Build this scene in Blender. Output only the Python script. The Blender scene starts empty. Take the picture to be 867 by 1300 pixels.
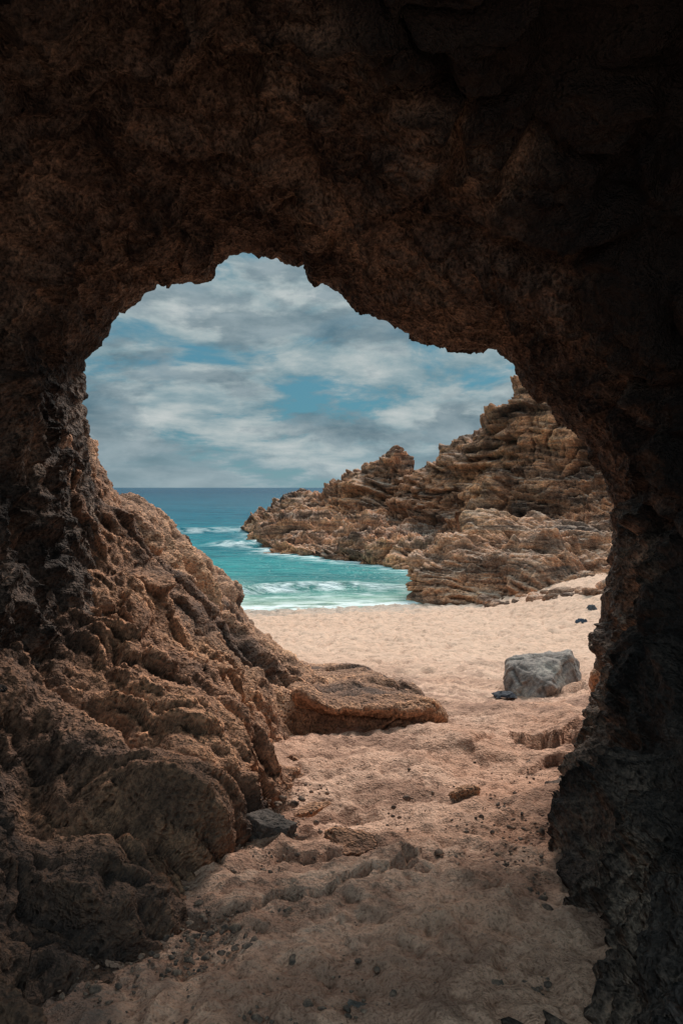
import bpy, math, numpy as np
from mathutils import Vector
rng=np.random.RandomState(7)
CZ=4.0
# ---------------- noise ----------------
perm=rng.permutation(256); G3=rng.normal(size=(256,3)); G3/=np.linalg.norm(G3,axis=1)[:,None]
R3=rng.rand(256,3); RV=rng.rand(256)
def hsh(x,y,z): return perm[(perm[(perm[x&255]+y)&255]+z)&255]
def pn(p):
    pi=np.floor(p).astype(np.int64); f=p-pi; w=f*f*f*(f*(f*6-15)+10); r=0
    for i in (0,1):
        wx=w[:,0] if i else 1-w[:,0]
        for j in (0,1):
            wy=w[:,1] if j else 1-w[:,1]
            for k in (0,1):
                wz=w[:,2] if k else 1-w[:,2]
                g=G3[hsh(pi[:,0]+i,pi[:,1]+j,pi[:,2]+k)]
                r=r+wx*wy*wz*((f[:,0]-i)*g[:,0]+(f[:,1]-j)*g[:,1]+(f[:,2]-k)*g[:,2])
    return r*1.5
def fbm(p,o=4,g=.5):
    r=0;a=1
    for i in range(o):
        r=r+a*pn(p*(2.03**i)+i*17.3); a*=g
    return r
def rid(p,o=4,g=.5):
    r=0;a=1
    for i in range(o):
        r=r+a*(1-2*np.abs(pn(p*(2.03**i)+i*11.7))); a*=g
    return r
def ss(x,a,b):
    t=np.clip((x-a)/(b-a),0,1); return t*t*(3-2*t)
def facet(p,tilt=1.1,soft=.16):
    pi=np.floor(p).astype(np.int64); f=p-pi
    b1=np.full(len(p),9.); b2=np.full(len(p),9.); val=np.zeros(len(p))
    for i in (-1,0,1):
        for j in (-1,0,1):
            for k in (-1,0,1):
                h=hsh(pi[:,0]+i,pi[:,1]+j,pi[:,2]+k)
                d=f-(R3[h]+np.array([i,j,k])); dd=(d*d).sum(1)
                m=dd<b1
                b2=np.where(m,b1,np.minimum(b2,dd)); 
                val=np.where(m,(RV[h]-.35)+(d*G3[(h*7+3)&255]).sum(1)*tilt,val)
                b1=np.where(m,dd,b1)
    e=np.sqrt(b2)-np.sqrt(b1)
    return val*ss(e,-.01,soft), e
# ---------------- ground height ----------------
YS=[-8,2,3,4,6,8,11,15,20,25,26,30,40,100,30000]
ZS=[2.4,2.4,2.37,2.3,2.12,1.85,1.45,.95,.45,.08,0,-.5,-2,-6,-8]
def gbase(x,y):
    x=np.asarray(x,float); y=np.asarray(y,float)
    s=ss(y,14,24)
    z=np.interp(y-0.25*x*s*(y<200),YS,ZS)
    return z+.9*ss(x,3.8,8.5)*ss(y,14,24)
def W(u,v,d):  # bearing / elevation / distance -> world point
    return ((u-433.5)/1000*d, d, CZ-(v-619)/1000*d)
def GP(u,v):
    lo,hi=.5,40
    for _ in range(50):
        m=(lo+hi)/2; x,y,z=W(u,v,m)
        if z>float(gbase(x,y)): lo=m
        else: hi=m
    return W(u,v,lo)
# ---------------- mesh helpers ----------------
def crm(A,t):
    n=A.shape[0]; i=np.clip(np.floor(t).astype(int),0,n-2); f=(t-i)[:,None,None]
    p0=A[np.clip(i-1,0,n-1)];p1=A[i];p2=A[i+1];p3=A[np.clip(i+2,0,n-1)]
    c=.5*((2*p1)+(-p0+p2)*f+(2*p0-5*p1+4*p2-p3)*f*f+(-p0+3*p1-3*p2+p3)*f**3)
    l=p1+(p2-p1)*f
    return .6*c+.4*l
def evenp(A,n):
    t=np.linspace(0,A.shape[0]-1,2000); C=crm(A,t); L=np.linalg.norm(np.diff(C,axis=0),axis=2).mean(1)
    dist=np.maximum(C[1:,:,1].mean(1),1.5); s=np.concatenate([[0],np.cumsum(L/dist)])
    return np.interp(np.linspace(0,s[-1],n),s,t)
def loft(cols,nu,nv,tv=None):
    A=np.array(cols,float)
    B=crm(A,evenp(A,nu)); B=np.transpose(B,(1,0,2))
    if tv is None: tv=evenp(B,nv)
    return crm(B,tv)   # (nv,nu,3)
def normals(P,flip=1):
    du=np.gradient(P,axis=1); dv=np.gradient(P,axis=0)
    n=np.cross(du,dv); n/=np.linalg.norm(n,axis=2)[:,:,None]+1e-9
    return n*flip
def blur(n,k=6):
    for ax in (0,1):
        for _ in range(k):
            a=np.roll(n,1,ax); b=np.roll(n,-1,ax)
            if ax==0: a[0]=n[0]; b[-1]=n[-1]
            else: a[:,0]=n[:,0]; b[:,-1]=n[:,-1]
            n=(a+b+n)/3
    return n/(np.linalg.norm(n,axis=2)[:,:,None]+1e-9)
def grid_obj(name,Ps,mat,attrs=None):
    if not isinstance(Ps,list): Ps=[Ps]
    V=[];F=[];o=0
    for P in Ps:
        nv,nu=P.shape[:2]; V.append(P.reshape(-1,3))
        idx=np.arange(nv*nu).reshape(nv,nu)+o
        a=idx[:-1,:-1].ravel();b=idx[:-1,1:].ravel();c=idx[1:,1:].ravel();d=idx[1:,:-1].ravel()
        F.append(np.stack([a,b,c,d],1)); o+=nv*nu
    return mk(name,np.concatenate(V),np.concatenate(F),mat,attrs)
def mk(name,V,F,mat,attrs=None):
    me=bpy.data.meshes.new(name); k=F.shape[1]
    me.vertices.add(len(V)); me.vertices.foreach_set('co',V.astype(np.float32).ravel())
    me.loops.add(F.size); me.loops.foreach_set('vertex_index',F.astype(np.int32).ravel())
    me.polygons.add(len(F)); me.polygons.foreach_set('loop_start',np.arange(0,F.size,k,dtype=np.int32))
    me.polygons.foreach_set('loop_total',np.full(len(F),k,dtype=np.int32))
    me.polygons.foreach_set('use_smooth',np.ones(len(F),dtype=bool))
    me.update(calc_edges=True)
    for an,av in (attrs or {}).items():
        a=me.attributes.new(an,'FLOAT','POINT'); a.data.foreach_set('value',av.astype(np.float32).ravel())
    ob=bpy.data.objects.new(name,me); bpy.context.scene.collection.objects.link(ob)
    me.materials.append(mat); return ob
# ---------------- materials ----------------
def newmat(n):
    m=bpy.data.materials.new(n); m.use_nodes=True; nt=m.node_tree; nt.nodes.clear()
    o=nt.nodes.new('ShaderNodeOutputMaterial'); b=nt.nodes.new('ShaderNodeBsdfPrincipled')
    nt.links.new(b.outputs[0],o.inputs[0]); return m,nt,b
def N(nt,t,**k):
    n=nt.nodes.new(t)
    for a,v in k.items(): setattr(n,a,v)
    return n
def ramp(nt,src,stops):
    r=nt.nodes.new('ShaderNodeValToRGB'); e=r.color_ramp.elements
    while len(e)<len(stops): e.new(.5)
    for i,(p,c) in enumerate(stops):
        e[i].position=p; e[i].color=(*c,1) if len(c)==3 else c
    nt.links.new(src,r.inputs[0]); return r.outputs[0]
def mixc(nt,f,a,b,bt='MIX'):
    m=nt.nodes.new('ShaderNodeMix'); m.data_type='RGBA'; m.blend_type=bt
    for s,v in ((0,f),(6,a),(7,b)):
        if hasattr(v,'links'): nt.links.new(v,m.inputs[s])
        elif isinstance(v,(float,int)): m.inputs[s].default_value=v
        else: m.inputs[s].default_value=(*v,1)
    return m.outputs[2]
def noise(nt,vec,sc,det=6,ro=.6,dist=0):
    n=N(nt,'ShaderNodeTexNoise'); n.inputs['Scale'].default_value=sc; n.inputs['Detail'].default_value=det
    n.inputs['Roughness'].default_value=ro; n.inputs['Distortion'].default_value=dist
    nt.links.new(vec,n.inputs['Vector']); return n.outputs[0]
def mathn(nt,op,a,b=None,cl=False):
    m=nt.nodes.new('ShaderNodeMath'); m.operation=op; m.use_clamp=cl
    for i,v in enumerate((a,b)):
        if v is None: continue
        if isinstance(v,(float,int)): m.inputs[i].default_value=v
        else: nt.links.new(v,m.inputs[i])
    return m.outputs[0]
def maprange(nt,v,a,b,c=0,d=1):
    m=nt.nodes.new('ShaderNodeMapRange'); nt.links.new(v,m.inputs[0])
    for i,x in enumerate((a,b,c,d)): m.inputs[i+1].default_value=x
    return m.outputs[0]
def bump(nt,b,h,s,dist):
    n=nt.nodes.new('ShaderNodeBump'); n.inputs['Strength'].default_value=s; n.inputs['Distance'].default_value=dist
    nt.links.new(h,n.inputs['Height']); nt.links.new(n.outputs[0],b.inputs['Normal'])
def rockmat(name,dark,mid,light,f=1.0,strata=0,cav=.6,bs=.6,topc=None,speck=.5,attr=None,pits=0,rot=(6,14,0)):
    m,nt,b=newmat(name); tc=N(nt,'ShaderNodeNewGeometry'); pos=tc.outputs['Position']
    n1=noise(nt,pos,.9*f,4,.65,0); n2=noise(nt,pos,7*f,4,.72); n3=noise(nt,pos,45*f,2,.7)
    c=ramp(nt,n1,[(.36,dark),(.5,mid),(.66,light)])
    c=mixc(nt,.75,c,ramp(nt,n2,[(.3,(.3,.27,.26)),(.5,(.95,.95,.95)),(.72,(1.5,1.42,1.3))]),'MULTIPLY')
    c=mixc(nt,speck,c,ramp(nt,n3,[(.35,(.35,.35,.36)),(.5,(1,1,1)),(.68,(1.7,1.6,1.5))]),'MULTIPLY')
    if strata:
        mp=N(nt,'ShaderNodeMapping'); nt.links.new(pos,mp.inputs[0])
        mp.inputs['Rotation'].default_value=tuple(math.radians(a) for a in rot); mp.inputs['Scale'].default_value=(.3,.3,2.6)
        ns=noise(nt,mp.outputs[0],.8,4,.65,.5)
        c=mixc(nt,strata,c,ramp(nt,ns,[(.36,(.26,.21,.20)),(.46,(.9,.83,.78)),(.55,(1.4,1.05,.80)),(.66,(.55,.43,.38))]),'MULTIPLY')
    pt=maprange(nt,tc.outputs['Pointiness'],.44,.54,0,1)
    c=mixc(nt,cav,c,ramp(nt,pt,[(0,(.22,.2,.2)),(.5,(.9,.9,.9)),(1,(1.45,1.4,1.35))]),'MULTIPLY')  # occlusion-like shade in the colour: creases darker, raised edges lighter
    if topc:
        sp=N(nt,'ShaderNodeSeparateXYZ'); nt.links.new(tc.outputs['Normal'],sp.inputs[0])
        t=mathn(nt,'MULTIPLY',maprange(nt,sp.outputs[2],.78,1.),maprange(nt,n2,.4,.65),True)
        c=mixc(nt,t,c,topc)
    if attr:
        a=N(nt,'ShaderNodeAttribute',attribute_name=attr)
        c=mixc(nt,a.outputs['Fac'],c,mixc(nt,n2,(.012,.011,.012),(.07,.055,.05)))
    h=mathn(nt,'ADD',n2,mathn(nt,'MULTIPLY',n3,.22))
    if pits:
        vo=N(nt,'ShaderNodeTexVoronoi'); vo.inputs['Scale'].default_value=26*f; nt.links.new(pos,vo.inputs['Vector'])
        pz=mathn(nt,'MULTIPLY',maprange(nt,vo.outputs['Distance'],.12,.4,1,0),maprange(nt,n2,.42,.6),True)
        h=mathn(nt,'SUBTRACT',h,mathn(nt,'MULTIPLY',pz,.35*pits)); c=mixc(nt,mathn(nt,'MULTIPLY',pz,.6*pits),c,(.05,.035,.03))
    nt.links.new(c,b.inputs['Base Color']); b.inputs['Roughness'].default_value=.9; b.inputs['Specular IOR Level'].default_value=.25
    bump(nt,b,h,bs,.12/f)
    return m
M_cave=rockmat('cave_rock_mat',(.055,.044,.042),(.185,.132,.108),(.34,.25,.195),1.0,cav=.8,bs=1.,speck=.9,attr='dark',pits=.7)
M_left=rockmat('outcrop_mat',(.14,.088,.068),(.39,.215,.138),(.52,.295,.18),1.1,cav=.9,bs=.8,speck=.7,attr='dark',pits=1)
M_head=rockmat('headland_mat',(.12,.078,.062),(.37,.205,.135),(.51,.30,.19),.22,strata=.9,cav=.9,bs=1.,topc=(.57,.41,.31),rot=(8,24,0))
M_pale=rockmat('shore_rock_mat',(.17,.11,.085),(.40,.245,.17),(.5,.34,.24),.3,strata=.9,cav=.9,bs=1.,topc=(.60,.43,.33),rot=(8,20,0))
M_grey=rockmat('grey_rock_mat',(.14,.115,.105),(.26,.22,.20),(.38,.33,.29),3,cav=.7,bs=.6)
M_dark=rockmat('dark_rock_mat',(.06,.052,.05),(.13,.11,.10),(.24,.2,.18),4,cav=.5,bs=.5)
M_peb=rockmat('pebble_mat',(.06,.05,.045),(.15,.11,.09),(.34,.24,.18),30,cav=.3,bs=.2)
def sandmat():
    m,nt,b=newmat('sand_mat'); g=N(nt,'ShaderNodeNewGeometry'); pos=g.outputs['Position']
    n1=noise(nt,pos,.7,4,.6,.3); n2=noise(nt,pos,6,4,.75); n3=noise(nt,pos,70,2,.8); n4=noise(nt,pos,1.9,4,.68,.6)
    c=ramp(nt,n1,[(.35,(.54,.29,.195)),(.5,(.67,.40,.285)),(.65,(.73,.48,.36))])
    sp=N(nt,'ShaderNodeSeparateXYZ'); nt.links.new(pos,sp.inputs[0])
    c=mixc(nt,maprange(nt,sp.outputs[1],6,13),c,mixc(nt,n1,(.66,.41,.29),(.76,.51,.38)))
    c=mixc(nt,.75,c,ramp(nt,n2,[(.3,(.5,.44,.41)),(.46,(.92,.92,.92)),(.7,(1.15,1.13,1.1))]),'MULTIPLY')
    pa=mathn(nt,'MULTIPLY',maprange(nt,n4,.49,.57,0,1),maprange(nt,sp.outputs[1],8,13,.85,0),True)
    c=mixc(nt,pa,c,mixc(nt,n2,(.20,.115,.085),(.56,.33,.235)))
    near=maprange(nt,sp.outputs[1],6,12,.8,.2)
    c=mixc(nt,near,c,ramp(nt,n3,[(.33,(.5,.46,.44)),(.47,(1,1,1)),(.7,(1.2,1.18,1.15))]),'MULTIPLY')
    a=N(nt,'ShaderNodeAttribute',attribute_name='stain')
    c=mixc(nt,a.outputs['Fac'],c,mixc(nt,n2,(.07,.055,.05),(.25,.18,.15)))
    w=N(nt,'ShaderNodeAttribute',attribute_name='wet')
    c=mixc(nt,w.outputs['Fac'],c,(.40,.28,.21))
    pt=maprange(nt,g.outputs['Pointiness'],.45,.53)
    c=mixc(nt,.65,c,ramp(nt,pt,[(0,(.5,.42,.38)),(.5,(.97,.97,.97)),(1,(1.12,1.12,1.12))]),'MULTIPLY')  # shade painted into the sand colour: hollows darker, crests lighter
    nt.links.new(c,b.inputs['Base Color'])
    nt.links.new(maprange(nt,w.outputs['Fac'],0,1,.95,.35),b.inputs['Roughness'])
    b.inputs['Specular IOR Level'].default_value=.2
    bump(nt,b,mathn(nt,'ADD',n2,mathn(nt,'MULTIPLY',n3,.2)),.9,.07)
    return m
M_sand=sandmat()
# ---------------- terrain ----------------
def fan(y,nx,half):
    s=np.linspace(-1,1,nx); X=s[None,:]*half(y)[:,None]; Y=np.repeat(y[:,None],nx,1); return X,Y
y=np.concatenate([np.linspace(-30,-8,8)[:-1],np.linspace(-8,1.5,40)[:-1],1.5*np.exp(np.linspace(0,math.log(45/1.5),720)),np.array([60,100,200,600,3000,30000])])
X,Y=fan(y,560,lambda y:np.maximum(np.abs(y)*.62+1.2,3.2)+np.maximum(y-60,0)*1.+np.maximum(-y,0)*1)
Z=gbase(X,Y)
p=np.stack([X.ravel(),Y.ravel(),np.zeros(X.size)],1)
near=(1-ss(Y,9,15)).ravel(); fade=1-ss(Y,30,45).ravel()
D=near*(.085*fbm(p*.9,5,.55)+.026*rid(p*1.9+fbm(p,2)[:,None]*.6,5,.6)+.018*fbm(p*9,4,.6))
v3,e3=facet(p*np.array([1.3,1.7,1])+fbm(p*1.3+8,4)[:,None]*.7,1.0,.06)
D+=near*.10*np.maximum(v3,0)*ss(fbm(p*.5+77,3),-.1,.2)*ss(Y.ravel(),2.2,3.6)
D-=.10*np.exp(-((p[:,0]+.02)/.42)**2-((p[:,1]-4.3)/.8)**2)
v2,e2=facet(p*np.array([2.6,2.2,1])+fbm(p*2,2)[:,None]*.4)
v4,e4=facet(p*np.array([1.3,1.3,1])+13+fbm(p*2,2)[:,None]*.4)
D+=(1-near)*fade*(.05*fbm(p*.6,3)+.05*ss(e2,0,.4)+.04*ss(e4,0,.3)+.03*fbm(p*3.5,3))
Zs=Z+D.reshape(Z.shape)
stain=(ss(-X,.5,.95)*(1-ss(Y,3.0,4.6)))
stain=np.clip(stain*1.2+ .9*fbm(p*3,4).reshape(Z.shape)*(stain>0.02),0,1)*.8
wet=(1-ss(Zs,.12,.32))*(Y>18)
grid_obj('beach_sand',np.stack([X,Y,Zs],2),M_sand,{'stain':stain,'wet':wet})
def gz(x,y): return float(gbase(x,y))
# ---------------- cave ----------------
rim=[(20,1400,4.9),(90,1180,4.9),(135,1040,5.0),(160,930,5.1),(165,860,5.2),(150,780,5.4),(118,670,5.6),(104,580,5.8),(98,520,5.9),(96,487,6.0),(104,460,6),(120,438,6),(139,409,6),(162,386,6),(188,363,5.9),(206,350,5.9),(212,357,5.9),(228,354,5.9),(262,349,5.9),(270,334,5.9),(285,323,6),(310,318,6),(345,322,6),(384,331,6),(396,348,5.9),(404,358,5.9),(414,356,5.9),(425,359,6),(448,381,6),(475,398,6),(505,412,6),(535,427,6),(565,437,6),(600,439,6),(634,440,6),(656,459,6),(673,487,6),(703,516,6),(741,557,6),(771,600,6),(785,640,6),(787,690,6),(777,740,5.9),(776,800,5.9),(770,860,5.8),(771,930,5.7),(778,1020,5.5),(793,1180,5.4),(803,1400,5.3)]
rim=np.array([W(*r) for r in rim]); nr=len(rim)
cx,cz=0.0,3.7
_s=np.concatenate([[0],np.cumsum(np.linalg.norm(np.diff(rim,axis=0),axis=1))]); 
tt=np.linspace(0,1,nr)
ai=[0,9,17,26,33,41,nr-1]; AN=[tt[i] for i in ai]
RINGS=[ # depth offset from rim, scale at: Lfoot, left, topleft, top, topright, right, Rfoot
 (-5.1,[1.8,1.8,1.9,2.0,1.9,1.7,1.7]),
 (-4.7,[1.4,1.4,1.55,1.72,1.75,1.4,1.35]),
 (-4.1,[1.15,1.15,1.3,1.5,1.66,1.28,1.15]),
 (-3.5,[1.1,1.1,1.24,1.42,1.80,1.24,1.05]),
 (-2.9,[1.08,1.08,1.22,1.38,1.88,1.22,1.02]),
 (-2.35,[1.06,1.06,1.22,1.30,1.84,1.20,1.0]),
 (-1.8,[1.05,1.04,1.18,1.2,1.55,1.14,1.0]),
 (-1.2,[1.03,1.03,1.12,1.14,1.15,1.0,1.0]),
 (-.6,[1.02,1.02,1.06,1.07,1.07,.99,1.0]),
 (-.2,[1.01,1.01,1.02,1.02,1.02,.995,1.0]),
 (0,[1]*7),
 (.18,[1.02,1.02,1.02,1.02,1.02,1.02,1.02]),
 (.4,[1.1]*7),(.45,[1.5,1.4,1.25,1.25,1.25,1.4,1.5]),(.1,[2.4,2.2,1.4,1.4,1.45,2.2,2.4]),(-1.0,[3.2,3.0,1.65,1.65,1.85,3.0,3.2]),(-3,[3.4,3.2,2.0,2.05,2.2,3.2,3.4]),(-5,[3.2,3.0,2.05,2.15,2.15,3.0,3.2]),(-5.2,[1.85,1.85,1.95,2.05,1.95,1.75,1.75])]
rows=[]
for do,sc in RINGS:
    s=np.interp(tt,AN,sc); q=rim.copy()
    if abs(do)>.7:
        for _ in range(3): q[1:-1]=(q[:-2]+q[1:-1]+q[2:])/3
    q0=q.copy()
    q[:,0]=cx+(q0[:,0]-cx)*s; q[:,2]=cz+(q0[:,2]-cz)*np.where(q0[:,2]>cz,s,1)
    q[:,1]=q0[:,1]+do
    rows.append(q)
cols=np.transpose(np.array(rows),(1,0,2))
K=len(RINGS)
tv=np.concatenate([np.linspace(0,3,60)[:-1],np.linspace(3,5,100)[:-1],np.linspace(5,10,260)[:-1],np.linspace(10,13,50)[:-1],np.linspace(13,K-1,40)])
A=np.array(cols,float)
tu=np.interp(np.linspace(0,_s[-1],820),_s,np.arange(nr)); NU=820
P=crm(np.transpose(crm(A,tu),(1,0,2)),tv)
TU=tu/(nr-1)
def wallnormal(P,c):
    n=normals(P); s=np.sign(np.median(((c-P)*n).sum(2))); return blur(n*(s if s else 1))
def rock(P,n,f,amp,rimmask=None,strat=0,fac=1.0,small=1.0,grain=None,smask=None,sang=.22,samp=.5):
    q=P.reshape(-1,3)
    wq=q+.3/f*np.stack([fbm(q*f*.8+3,3),fbm(q*f*.8+31,3),fbm(q*f*.8+67,3)],1)
    if grain is not None:
        g=np.array(grain,float); g/=np.linalg.norm(g); wq=wq-.66*np.outer(wq@g,g)
    big=fbm(q*f*.55+9,2)
    a,e=facet(wq*f*1.1,1.2,.2); b,e2=facet(wq*f*2.7+5,1.1,.16); c_,e3=facet(wq*f*7+15)
    det=rid(wq*f*3.2,4,.5); fine=fbm(q*f*12,4,.6)
    m=1 if rimmask is None else rimmask.ravel()
    sm=small*(1 if smask is None else smask.ravel())
    d=amp*(m*(.9*big+1.35*fac*a)+sm*(.42*fac*b+.14*c_+.16*(det-.6)+.10*fine-.12*np.exp(-e2*14)))
    if strat:
        zz=q[:,2]+sang*q[:,0]+.08*q[:,1]+.7*fbm(q*.12,3)
        s=np.stack([q[:,0]*.08,q[:,1]*.08,zz*.8],1)*strat
        st=fbm(s,4,.6); st=np.sign(st)*np.abs(st)**.65
        d+=amp*samp*st*(.6+.8*ss(fbm(q*.25+50,2),-.3,.3))
    return P+n*d.reshape(P.shape[:2])[:,:,None]
n=wallnormal(P,np.array([0,3.,3.8]))
dist=np.abs(P[:,:,1]-np.interp(TU,tt,rim[:,1])[None,:])
rm=.08+.92*ss(dist,0.1,1.6); sm=.6+.4*ss(dist,.05,.5)
Pc=rock(P,n,1.5,.17,rm,smask=sm)
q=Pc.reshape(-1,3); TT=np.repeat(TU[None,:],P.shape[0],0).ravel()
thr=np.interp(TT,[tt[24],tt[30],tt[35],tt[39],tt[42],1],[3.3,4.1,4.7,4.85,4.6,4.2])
dk=(1-ss(q[:,1]+.22*fbm(q*1.5,4)-thr,-.25,.2))*ss(TT,tt[24],tt[27])  # shade of the recess behind the brow, painted into the rock colour
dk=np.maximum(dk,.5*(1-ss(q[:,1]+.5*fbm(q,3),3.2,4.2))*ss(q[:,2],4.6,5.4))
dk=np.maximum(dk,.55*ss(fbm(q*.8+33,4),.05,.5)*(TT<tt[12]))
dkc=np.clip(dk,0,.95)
cr=[[(760,1500,1.2),(900,1350,1.3),(1150,1050,1.6),(1500,700,2.2)],
[(735,1420,2.0),(830,1290,2.1),(940,1050,2.4),(1150,640,3.1)],
[(705,1310,2.35),(770,1180,2.6),(850,950,3.1),(1000,620,4.0)],
[(690,1210,2.8),(735,1100,3.1),(800,930,3.7),(890,620,4.9)],
[(685,1130,3.35),(722,1040,3.7),(785,900,4.3),(830,620,5.4)],
[(715,1060,3.9),(748,980,4.3),(782,860,4.9),(808,620,5.8)],
[(750,975,5.1),(768,900,5.4),(784,800,5.8),(800,620,6.2)],
[(785,910,6.6),(795,850,6.6),(800,760,6.7),(820,620,6.9)]]
cr=[[W(*q) for q in c] for c in cr]
cr=[[(c[0][0],c[0][1],c[0][2]-.15)]+c[1:] for c in cr]
Pr=loft(cr,340,380); nr_=wallnormal(Pr,np.array([0,3.5,4.2])); Pr=rock(Pr,nr_,2.0,.12)
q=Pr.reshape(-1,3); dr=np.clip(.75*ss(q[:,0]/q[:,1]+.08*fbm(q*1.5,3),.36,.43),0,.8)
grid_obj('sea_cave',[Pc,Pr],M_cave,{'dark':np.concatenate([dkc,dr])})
# ---------------- left outcrop ----------------
cl=[[(-330,1500,1.5),(-300,1300,1.7),(-300,1100,2.0),(-250,850,2.8),(-100,560,4.5),(-150,560,8)],
[(-60,1380,2.1),(-60,1200,2.4),(-50,1000,3.0),(-20,770,4.2),(20,560,5.8),(-60,560,8)],
[(20,1290,2.38),(20,1130,2.9),(40,950,3.6),(60,750,4.8),(60,540,6.4),(0,560,8)],
[(130,1220,2.66),(120,1110,3.1),(130,960,3.8),(115,740,5.2),(72,535,6.8),(30,560,8.5)],
[(232,1140,3.2),(222,1040,3.6),(200,900,4.4),(160,720,5.6),(96,562,7.2),(60,600,9)],
[(265,1060,3.9),(250,960,4.4),(232,850,5.1),(182,745,6.2),(134,632,7.8),(100,680,10)],
[(320,1015,4.5),(300,920,5.1),(268,830,6),(228,745,7.2),(188,653,8.6),(140,700,10.5)],
[(375,965,5.3),(345,900,5.9),(306,840,6.8),(268,770,8),(230,702,9.6),(170,730,11.5)],
[(405,915,6.6),(372,880,7),(342,840,7.8),(302,795,9),(260,742,10.6),(215,760,12.5)],
[(400,872,9),(375,855,9.3),(350,832,9.8),(318,800,10.8),(282,764,12),(250,790,14)],
[(368,846,12.2),(352,832,12.3),(337,822,12.6),(322,808,13.2),(303,795,14),(290,800,15)],
[(345,836,14.3),(340,834,14.3),(330,830,14.4),(320,822,14.8),(310,815,15.2),(300,815,16)]]
cl=[[W(*q) for q in c] for c in cl]
cl=[[(c[0][0],c[0][1],c[0][2]-.12)]+c[1:5]+[(c[5][0],c[5][1],gz(c[5][0],c[5][1])-.3)] for c in cl]
Pl=loft(cl,640,480); nl=wallnormal(Pl,np.array([1.,5,7.]))
Pl=rock(Pl,nl,1.45,.16,small=1.05,grain=(.7,-.3,-.75))
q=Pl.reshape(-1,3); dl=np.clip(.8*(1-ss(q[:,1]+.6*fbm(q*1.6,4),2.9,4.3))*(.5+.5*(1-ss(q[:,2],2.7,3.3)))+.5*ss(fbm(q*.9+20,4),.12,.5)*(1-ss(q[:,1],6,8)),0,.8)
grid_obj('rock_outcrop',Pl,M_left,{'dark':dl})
ce=[[(340,905,7.0),(345,880,7.3),(345,848,9),(345,838,11)],
[(385,945,5.8),(378,878,6.3),(368,846,9.2),(372,832,11.5)],
[(428,938,5.95),(418,893,6.2),(412,842,9.4),(410,832,11)],
[(478,934,6.0),(474,896,6.15),(448,845,8.9),(450,842,10)],
[(525,932,6.05),(526,898,6.2),(490,864,8.2),(494,864,9.2)],
[(553,926,6.2),(558,902,6.35),(537,886,7.3),(534,888,8)],
[(566,926,6.4),(568,916,6.45),(562,908,6.8),(562,905,7.2)]]
ce=[[W(*q) for q in c] for c in ce]
ce=[[(c[0][0],c[0][1]+.12,c[0][2]-.1),(c[1][0],c[1][1],c[1][2]-.10),(c[1][0],c[1][1]+.04,c[1][2]),c[2],(c[3][0],c[3][1],gz(c[3][0],c[3][1])-.25)] for c in ce]
Pe=loft(ce,320,240); ne=wallnormal(Pe,np.array([0,6.,9])); Pe=rock(Pe,ne,2.0,.048,small=1.2,grain=(1,.3,0))
grid_obj('rock_ledge',Pe,M_left,{'dark':np.zeros(Pe.shape[0]*Pe.shape[1])})
# ---------------- headland ----------------
H=[[(317,668,81),(318,664,81.5),(320,661,83),(324,657,84),(328,654,85),(340,660,98)],
[(331,690,56),(333,682,57),(336,672,62),(340,660,70),(345,643,78),(360,655,98)],
[(345,701,48.8),(346,693,49.5),(352,683,54),(365,660,64),(382,624,74),(395,645,98)],
[(385,706,46),(385,695,46.6),(388,684,50),(398,662,60),(408,630,69),(420,645,95)],
[(430,712,43),(430,695,43.6),(430,681,48),(435,660,58),(440,614,65),(450,640,90)],
[(465,715,41.7),(465,695,42.5),(462,679,49),(465,652,55),(470,592,60),(480,640,85)],
[(490,717,40.8),(490,695,41.6),(490,677,50),(492,648,54),(495,578,58),(505,640,82)],
[(520,722,39),(520,697,40.5),(520,675,50),(522,643,52),(525,594,56),(535,640,80)],
[(550,730,37),(550,700,39),(550,674,48),(553,643,50),(556,590,52),(565,640,78)],
[(580,740,35),(580,702,38),(582,672,45),(582,628,47),(582,563,50),(595,640,76)],
[(610,745,34),(612,700,37),(615,665,42),(613,612,45),(612,532,48),(625,640,75)],
[(650,750,33),(650,700,36),(652,655,40),(652,600,43),(650,514,46),(665,640,75)],
[(685,755,32),(688,700,35),(688,650,38),(684,590,41),(682,490,44.5),(700,640,75)],
[(730,755,31),(732,690,33.5),(730,650,36.5),(728,600,39),(725,500,43),(730,640,75)],
[(780,752,30),(785,690,32),(785,650,34.5),(782,600,37),(780,505,42),(790,640,75)],
[(900,752,30),(905,680,31),(905,640,33),(900,580,35),(900,480,40),(900,640,75)],
[(1100,752,30),(1105,680,31),(1105,640,33),(1100,580,35),(1100,500,40),(1100,640,75)]]
Hw=[[W(*q) for q in c] for c in H]
Hw=[[(c[0][0],c[0][1],-.8)]+c[1:5]+[(c[5][0],c[5][1],-1.)] for c in Hw]
Ph=loft(Hw,900,400); nh=wallnormal(Ph,np.array([0.,20,40]))
Ph=rock(Ph,nh,.25,.75,strat=1.2,samp=.65,small=1.2,grain=(1,.15,-.3),sang=.33,rimmask=.35+.65*(1-ss(Ph[:,:,1],50,72)))
grid_obj('rocky_headland',Ph,M_head)
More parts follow.
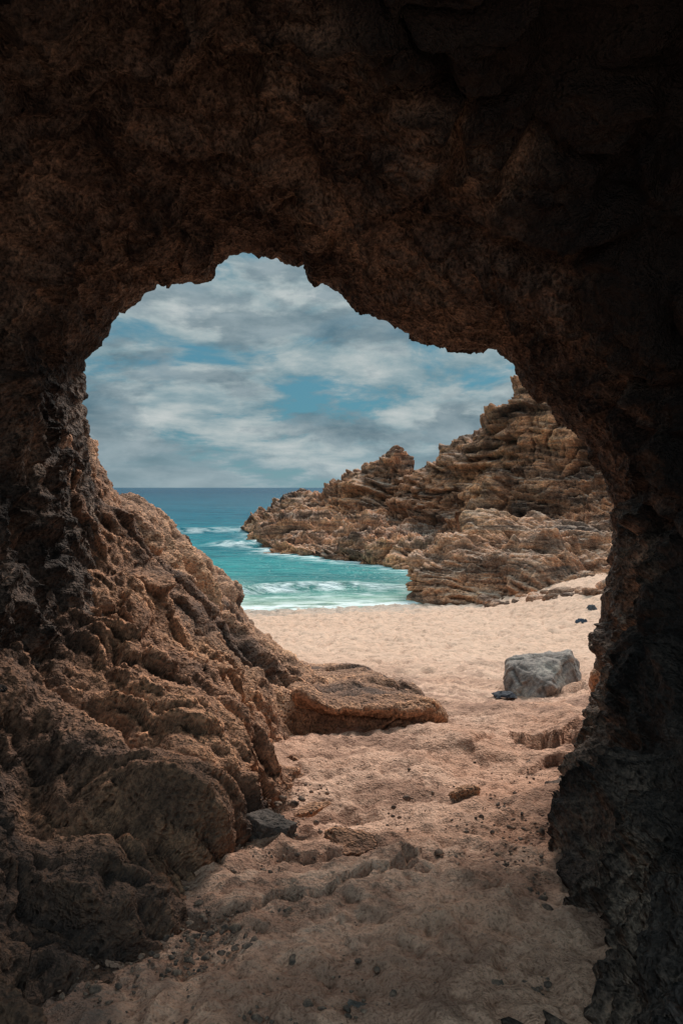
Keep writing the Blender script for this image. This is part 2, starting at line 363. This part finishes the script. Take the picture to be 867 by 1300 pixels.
S=[[(541,752,28.8),(532,740,29),(529,728,29.2),(531,722,30),(540,722,31)],
[(562,770,26.8),(546,750,27.2),(544,722,27.8),(552,708,29.5),(562,694,31.5)],
[(600,768,26.5),(590,742,27.0),(584,708,28),(588,688,30),(597,662,33)],
[(640,766,26),(635,742,26.5),(632,708,27.5),(632,682,30.5),(640,650,34)],
[(690,763,25),(690,742,25.6),(690,714,27),(690,690,30),(700,664,34)],
[(740,754,25),(740,736,25.6),(740,710,27.5),(740,690,30),(745,666,33.5)],
[(790,744,25.5),(790,728,26),(790,706,28),(790,686,30.5),(790,664,33)],
[(900,740,25.5),(900,720,26),(900,700,28),(900,680,30.5),(900,650,33)],
[(1050,740,25.5),(1050,720,26),(1050,700,28),(1050,680,30.5),(1050,650,33)]]
Sw=[[W(*q) for q in c] for c in S]
Sw=[[(c[0][0],c[0][1],c[0][2]-.5)]+c[1:]+[(c[4][0]+.3,c[4][1]+3,c[4][2]-1.5)] for c in Sw]
Ps=loft(Sw,500,300); ns=wallnormal(Ps,np.array([6.,15,30])); Ps=rock(Ps,ns,.42,.33,strat=2.6,samp=1.0,grain=(1,.15,-.3),small=1.0,sang=.3)
grid_obj('shore_rock',Ps,M_pale)
# ---------------- sea ----------------
ys=20*np.exp(np.linspace(0,math.log(150/20),420)); ys=np.concatenate([ys,np.geomspace(152,40000,90)])
X,Y=fan(ys,380,lambda y:y*.9+2)
p=np.stack([X.ravel(),Y.ravel(),np.zeros(X.size)],1)
wv=fbm(p*np.array([.25,.7,1]),4).reshape(X.shape)*.08*(1-ss(Y,60,300))
wob=fbm(p*np.array([.12,.02,1]),3).reshape(X.shape)
foam=np.zeros(X.shape); Zw=wv*ss(Y,26,33)
fn=fbm(p*np.array([.8,1.8,1]),5,.65).reshape(X.shape)
for (y0,h,wd,fa) in ((30.5,.30,.7,1.),(34,.36,.8,.9),(57,.4,1.4,.8),(74,.4,2,.5)):
    yy=Y-(y0+.25*X+1.6*wob); prof=np.exp(-(yy/np.where(yy<0,wd*.55,wd*1.5))**2)
    seg=ss(fbm(p*np.array([.11,.01,1])+y0,2).reshape(X.shape),-.35,.15)
    Zw+=h*prof*seg
    foam=np.maximum(foam,fa*seg*np.exp(-((yy+wd*.5)/(wd*.55))**2)*ss(fn,-.4,.25))
dep=-gbase(X,Y)
sh=np.exp(-((dep-.08)/.17)**2)*ss(fn,-.5,.15)+.5*np.exp(-((dep-.42)/.1)**2)*ss(fn,-.1,.4)
foam=np.maximum(foam,np.clip(sh,0,1)*(Y<60))
foot=np.array([(c[0][0],c[0][1]) for c in Hw[:11]]); ft=np.concatenate([np.linspace(foot[i],foot[i+1],12) for i in range(len(foot)-1)])
md=np.full(X.size,99.)
for q in ft: md=np.minimum(md,np.hypot(p[:,0]-q[0],(p[:,1]-q[1])))
md=md.reshape(X.shape)
foam=np.maximum(foam,np.exp(-(md/1.2)**2)*ss(fn,-.25,.3))
def seamat():
    m,nt,b=newmat('sea_mat'); g=N(nt,'ShaderNodeNewGeometry'); pos=g.outputs['Position']
    sp=N(nt,'ShaderNodeSeparateXYZ'); nt.links.new(pos,sp.inputs[0])
    lg=mathn(nt,'LOGARITHM',sp.outputs[1],10.)
    t=maprange(nt,lg,1.4,2.8)
    c=ramp(nt,t,[(0,(.36,.38,.29)),(.05,(.15,.32,.27)),(.12,(.045,.25,.25)),(.26,(.010,.19,.225)),(.45,(.003,.12,.175)),(1,(.001,.06,.115))])
    mp=N(nt,'ShaderNodeMapping'); nt.links.new(pos,mp.inputs[0]); mp.inputs['Scale'].default_value=(.5,1.4,1)
    n1=noise(nt,mp.outputs[0],.12,4,.6,.5); n2=noise(nt,mp.outputs[0],1.3,4,.65,.3); n3=noise(nt,mp.outputs[0],6,2,.6)
    c=mixc(nt,.75,c,ramp(nt,n1,[(.38,(.5,.68,.74)),(.55,(1.1,1.1,1.08))]),'MULTIPLY')
    c=mixc(nt,.7,c,ramp(nt,n2,[(.35,(.55,.68,.74)),(.62,(1.4,1.3,1.25))]),'MULTIPLY')
    f=N(nt,'ShaderNodeAttribute',attribute_name='foam')
    ff=mathn(nt,'MULTIPLY',f.outputs['Fac'],maprange(nt,n3,.3,.55,.45,1.1),True)
    c=mixc(nt,ff,c,(.8,.84,.82)); nt.links.new(c,b.inputs['Base Color'])
    nt.links.new(maprange(nt,ff,0,.5,.25,.8),b.inputs['Roughness']); b.inputs['Specular IOR Level'].default_value=.03
    bump(nt,b,mathn(nt,'ADD',n2,mathn(nt,'MULTIPLY',n3,.2)),.7,.5); return m
grid_obj('sea',np.stack([X,Y,Zw],2),seamat(),{'foam':foam})
# ---------------- stones ----------------
def ico(sub=5):
    import bmesh
    bm=bmesh.new(); bmesh.ops.create_icosphere(bm,subdivisions=sub,radius=1); bm.verts.ensure_lookup_table()
    V=np.array([v.co[:] for v in bm.verts]); F=np.array([[v.index for v in f.verts] for f in bm.faces]); bm.free(); return V,F
IC={s:ico(s) for s in (2,3,6)}
def stone(sub,size,seed,rough=.12,cuts=14):
    V,F=IC[sub]; r=np.random.RandomState(seed); V=V.copy()
    D=r.normal(size=(cuts,3)); D/=np.linalg.norm(D,axis=1)[:,None]; o=r.uniform(.42,.8,cuts)
    t=np.min(np.where((V@D.T)>.05,o[None,:]/np.maximum(V@D.T,.05),9),axis=1); t=np.minimum(t,1.0)
    V=V*t[:,None]*1.2
    V=V*(1+rough*fbm(V*2+seed,3)+rough*.4*fbm(V*8+seed,3))[:,None]
    return V*np.array(size),F
def rotz(V,a): c,s=math.cos(a),math.sin(a); return V@np.array([[c,s,0],[-s,c,0],[0,0,1]])
def put(name,u,v,size,seed,mat,rot=0,sink=.3,sub=6,cuts=9,rough=.14):
    x,y_,z=GP(u,v); V,F=stone(sub,size,seed,rough,cuts); V=rotz(V,rot)+np.array([x,y_,z+size[2]*(1-2*sink)*.8])
    return mk(name,V,F,mat,{'dark':np.zeros(len(V))})
def hullrock(name,pts,mat,lev=4,amp=.02,f=5):
    import bmesh
    bm=bmesh.new(); 
    for q in pts: bm.verts.new(q)
    r=bmesh.ops.convex_hull(bm,input=bm.verts)
    bmesh.ops.delete(bm,geom=[g for g in r['geom_interior'] if isinstance(g,bmesh.types.BMVert)],context='VERTS')
    bmesh.ops.bevel(bm,geom=bm.edges[:],offset=.012,segments=2,affect='EDGES',profile=.6)
    bmesh.ops.triangulate(bm,faces=bm.faces[:])
    for _ in range(8):
        es=[e for e in bm.edges if e.calc_length()>.02]
        if not es: break
        bmesh.ops.subdivide_edges(bm,edges=es,cuts=1); bmesh.ops.triangulate(bm,faces=[q for q in bm.faces if len(q.verts)>3])
    bm.normal_update(); bm.verts.index_update(); V=np.array([v.co[:] for v in bm.verts]); n=np.array([v.normal[:] for v in bm.verts])
    F=np.array([[v.index for v in q.verts] for q in bm.faces]); bm.free()
    a,e=facet(V*f); V=V+n*(amp*(1.3*a+.9*fbm(V*f*1.5,4)))[:,None]
    return mk(name,V,F,mat)
def WW(L): return [W(*q) for q in L]
hullrock('boulder',WW([(642,866,8.6),(643,842,8.8),(655,833,9.1),(696,828,9.3),(724,826,9.3),(660,850,8.45),(697,868,8.15),(704,838,8.5),(722,834,8.6),(738,866,8.7),(739,892,8.5),(690,900,8.1),(652,892,8.3),(648,838,9.6),(728,838,9.7),(735,870,9.7),(650,870,9.6)]),M_grey,amp=.03,f=3.5)
put('grey_stone',340,1062,(.125,.10,.11),5,M_dark,.3,.25)
hullrock('wall_stone',WW([(752,890,6.9),(750,860,6.9),(757,832,7.0),(775,828,7.0),(790,890,6.9),(760,880,7.4),(780,835,7.4)]),M_left,amp=.02)
put('flat_stone',437,1068,(.13,.10,.04),8,M_left,.2,.45)
put('flat_stone',515,1100,(.14,.07,.04),9,M_left,.9,.45)
put('flat_stone',590,1012,(.09,.08,.06),10,M_left,.1)
put('flat_stone',365,1118,(.05,.04,.03),12,M_dark,.1)
put('flat_stone',455,1283,(.04,.03,.025),14,M_dark,.1)
put('flat_stone',380,975,(.10,.08,.06),15,M_left,.5)
put('flat_stone',395,1030,(.10,.06,.03),16,M_left,.8)
put('flat_stone',300,1055,(.07,.05,.05),17,M_left,.8)
put('flat_stone',668,1160,(.03,.03,.03),18,M_grey,.8)
Vs=[];Fs=[];o=0; r=np.random.RandomState(3)
def addp(u,v,s,seed,zo=0):
    global o
    x,y_,z=GP(u,v); V,F=stone(2,np.array([s,s*r.uniform(.6,1),s*r.uniform(.5,.8)]),seed,.12,8)
    V=rotz(V,r.uniform(0,6))+np.array([x,y_,z+s*.15+zo]); Vs.append(V);Fs.append(F+o);o+=len(V)
for i in range(1600):
    k=r.rand()
    if k<.3: v=r.uniform(1100,1310); u=r.uniform(60,700); 
    elif k<.55: v=r.uniform(960,1300); u=690-abs(r.normal(0,45))+max(0,(1050-v)*.3)
    elif k<.8: v=r.uniform(1000,1250); u=250+(1150-v)*.5+abs(r.normal(0,50))
    else: v=r.uniform(860,1130); u=r.uniform(380,700)
    addp(u,v,r.choice([.005,.008,.014,.025],p=[.48,.33,.16,.03]),i,.016)
mk('pebbles',np.concatenate(Vs),np.concatenate(Fs),M_peb)
Vs=[];Fs=[];o=0
for i in range(60):
    u=r.uniform(610,775); v=767-(u-620)*.12+r.uniform(-4,5); addp(u,v,r.choice([.12,.2,.32],p=[.5,.35,.15]),i+900)
mk('rubble',np.concatenate(Vs),np.concatenate(Fs),M_pale)
def cloth(name,u,v,w,l,h,seed,col):
    m,nt,b=newmat(name+'_mat'); g=N(nt,'ShaderNodeNewGeometry'); n_=noise(nt,g.outputs['Position'],20,3)
    nt.links.new(ramp(nt,n_,[(.4,col),(.6,tuple(c*2 for c in col))]),b.inputs['Base Color']); b.inputs['Roughness'].default_value=.9
    x,y_,z=GP(u,v); a=np.linspace(-1,1,60); A,B=np.meshgrid(a,a); q=np.stack([A.ravel()*2+seed,B.ravel()*2,A.ravel()*0],1)
    rr=np.clip(1-(np.abs(A)**4+np.abs(B)**4),0,1)
    Z=rr**.5*h*(.7+.6*rid(q,3).reshape(A.shape)*.5)+.01
    wob_=fbm(q*.7,2).reshape(A.shape)*.35
    return grid_obj(name,np.stack([x+(A+wob_)*w,y_+(B-wob_)*l,z+Z],2),m)
cloth('beach_towel',640,884,.11,.10,.03,1,(.02,.022,.03))
cloth('beach_bag',738,794,.13,.14,.13,4,(.02,.03,.045))
cloth('beach_bag',751,776,.12,.12,.13,7,(.05,.05,.055))
# ---------------- light ----------------
el,az=math.radians(41),math.radians(18)   # az measured from +Y (seaward) toward +X
sd=Vector((math.cos(el)*math.sin(az),math.cos(el)*math.cos(az),math.sin(el)))
L=bpy.data.lights.new('sun','SUN'); L.energy=3.3; L.angle=math.radians(20); L.color=(1,.9,.8)
lo=bpy.data.objects.new('sun',L); lo.rotation_euler=sd.to_track_quat('Z','Y').to_euler(); bpy.context.scene.collection.objects.link(lo)
w=bpy.data.worlds.new('World'); bpy.context.scene.world=w; w.use_nodes=True; nt=w.node_tree; nt.nodes.clear()
out=N(nt,'ShaderNodeOutputWorld'); bg=N(nt,'ShaderNodeBackground'); bg.inputs[1].default_value=.1; nt.links.new(bg.outputs[0],out.inputs[0])
sky=N(nt,'ShaderNodeTexSky'); sky.sky_type='NISHITA'; sky.sun_disc=False; sky.sun_elevation=el; sky.sun_rotation=az
tc=N(nt,'ShaderNodeTexCoord'); sp=N(nt,'ShaderNodeSeparateXYZ'); nt.links.new(tc.outputs['Generated'],sp.inputs[0])
zp=mathn(nt,'MAXIMUM',sp.outputs[2],0.)
zz=mathn(nt,'ADD',zp,.2)
cb=N(nt,'ShaderNodeCombineXYZ'); nt.links.new(mathn(nt,'DIVIDE',sp.outputs[0],zz),cb.inputs[0]); nt.links.new(mathn(nt,'DIVIDE',sp.outputs[1],zz),cb.inputs[1])
mp=N(nt,'ShaderNodeMapping'); nt.links.new(tc.outputs['Generated'],mp.inputs[0]); mp.inputs['Scale'].default_value=(1,1,2.8); mp.inputs['Location'].default_value=(.9,0,.5)
c1=noise(nt,mp.outputs[0],5.5,7,.58,.2); c2=noise(nt,cb.outputs[0],1.7,7,.62,.3); c3=noise(nt,mp.outputs[0],12,5,.6,.2)
base=mixc(nt,.75,mixc(nt,1.,sky.outputs[0],(.16,.42,.6),'MULTIPLY'),(1.0,2.55,3.15))
veil=ramp(nt,mathn(nt,'ADD',mathn(nt,'MULTIPLY',c2,.65),mathn(nt,'MULTIPLY',c3,.35)),[(.40,(1.5,2.6,3.1)),(.48,(2.7,3.7,4.05)),(.55,(4.1,4.8,4.9)),(.65,(5.9,6.2,6.1))])
c=mixc(nt,ramp(nt,c2,[(.38,(.0,.0,.0)),(.48,(1,1,1))]),base,veil)
gr=ramp(nt,mathn(nt,'ADD',c1,mathn(nt,'MULTIPLY',c3,.2)),[(.55,(0,0,0)),(.62,(1,1,1))])
c=mixc(nt,mathn(nt,'MULTIPLY',gr,.8),c,mixc(nt,maprange(nt,c3,.35,.65),(1.1,1.75,2.15),(2.5,3.3,3.7)))
hz=maprange(nt,sp.outputs[2],.0,.07,.45,0)
c=mixc(nt,hz,c,(3.2,4.3,4.7))
gain=maprange(nt,sp.outputs[2],.3,.9,1,3.4)
vm=N(nt,'ShaderNodeVectorMath',operation='SCALE'); nt.links.new(c,vm.inputs[0]); nt.links.new(gain,vm.inputs[3])
nt.links.new(vm.outputs[0],bg.inputs[0])
# ---------------- camera ----------------
cam=bpy.data.cameras.new('camera'); cam.sensor_fit='VERTICAL'; cam.sensor_height=36; cam.lens=36*1000/1300; cam.shift_y=-31/1300
cam.clip_start=.05; cam.clip_end=100000
co=bpy.data.objects.new('camera',cam); co.location=(0,0,CZ); co.rotation_euler=(math.radians(90),0,0); bpy.context.scene.collection.objects.link(co)
sc=bpy.context.scene; sc.camera=co
sc.view_settings.view_transform='Standard'; sc.view_settings.look='None'; sc.view_settings.exposure=0
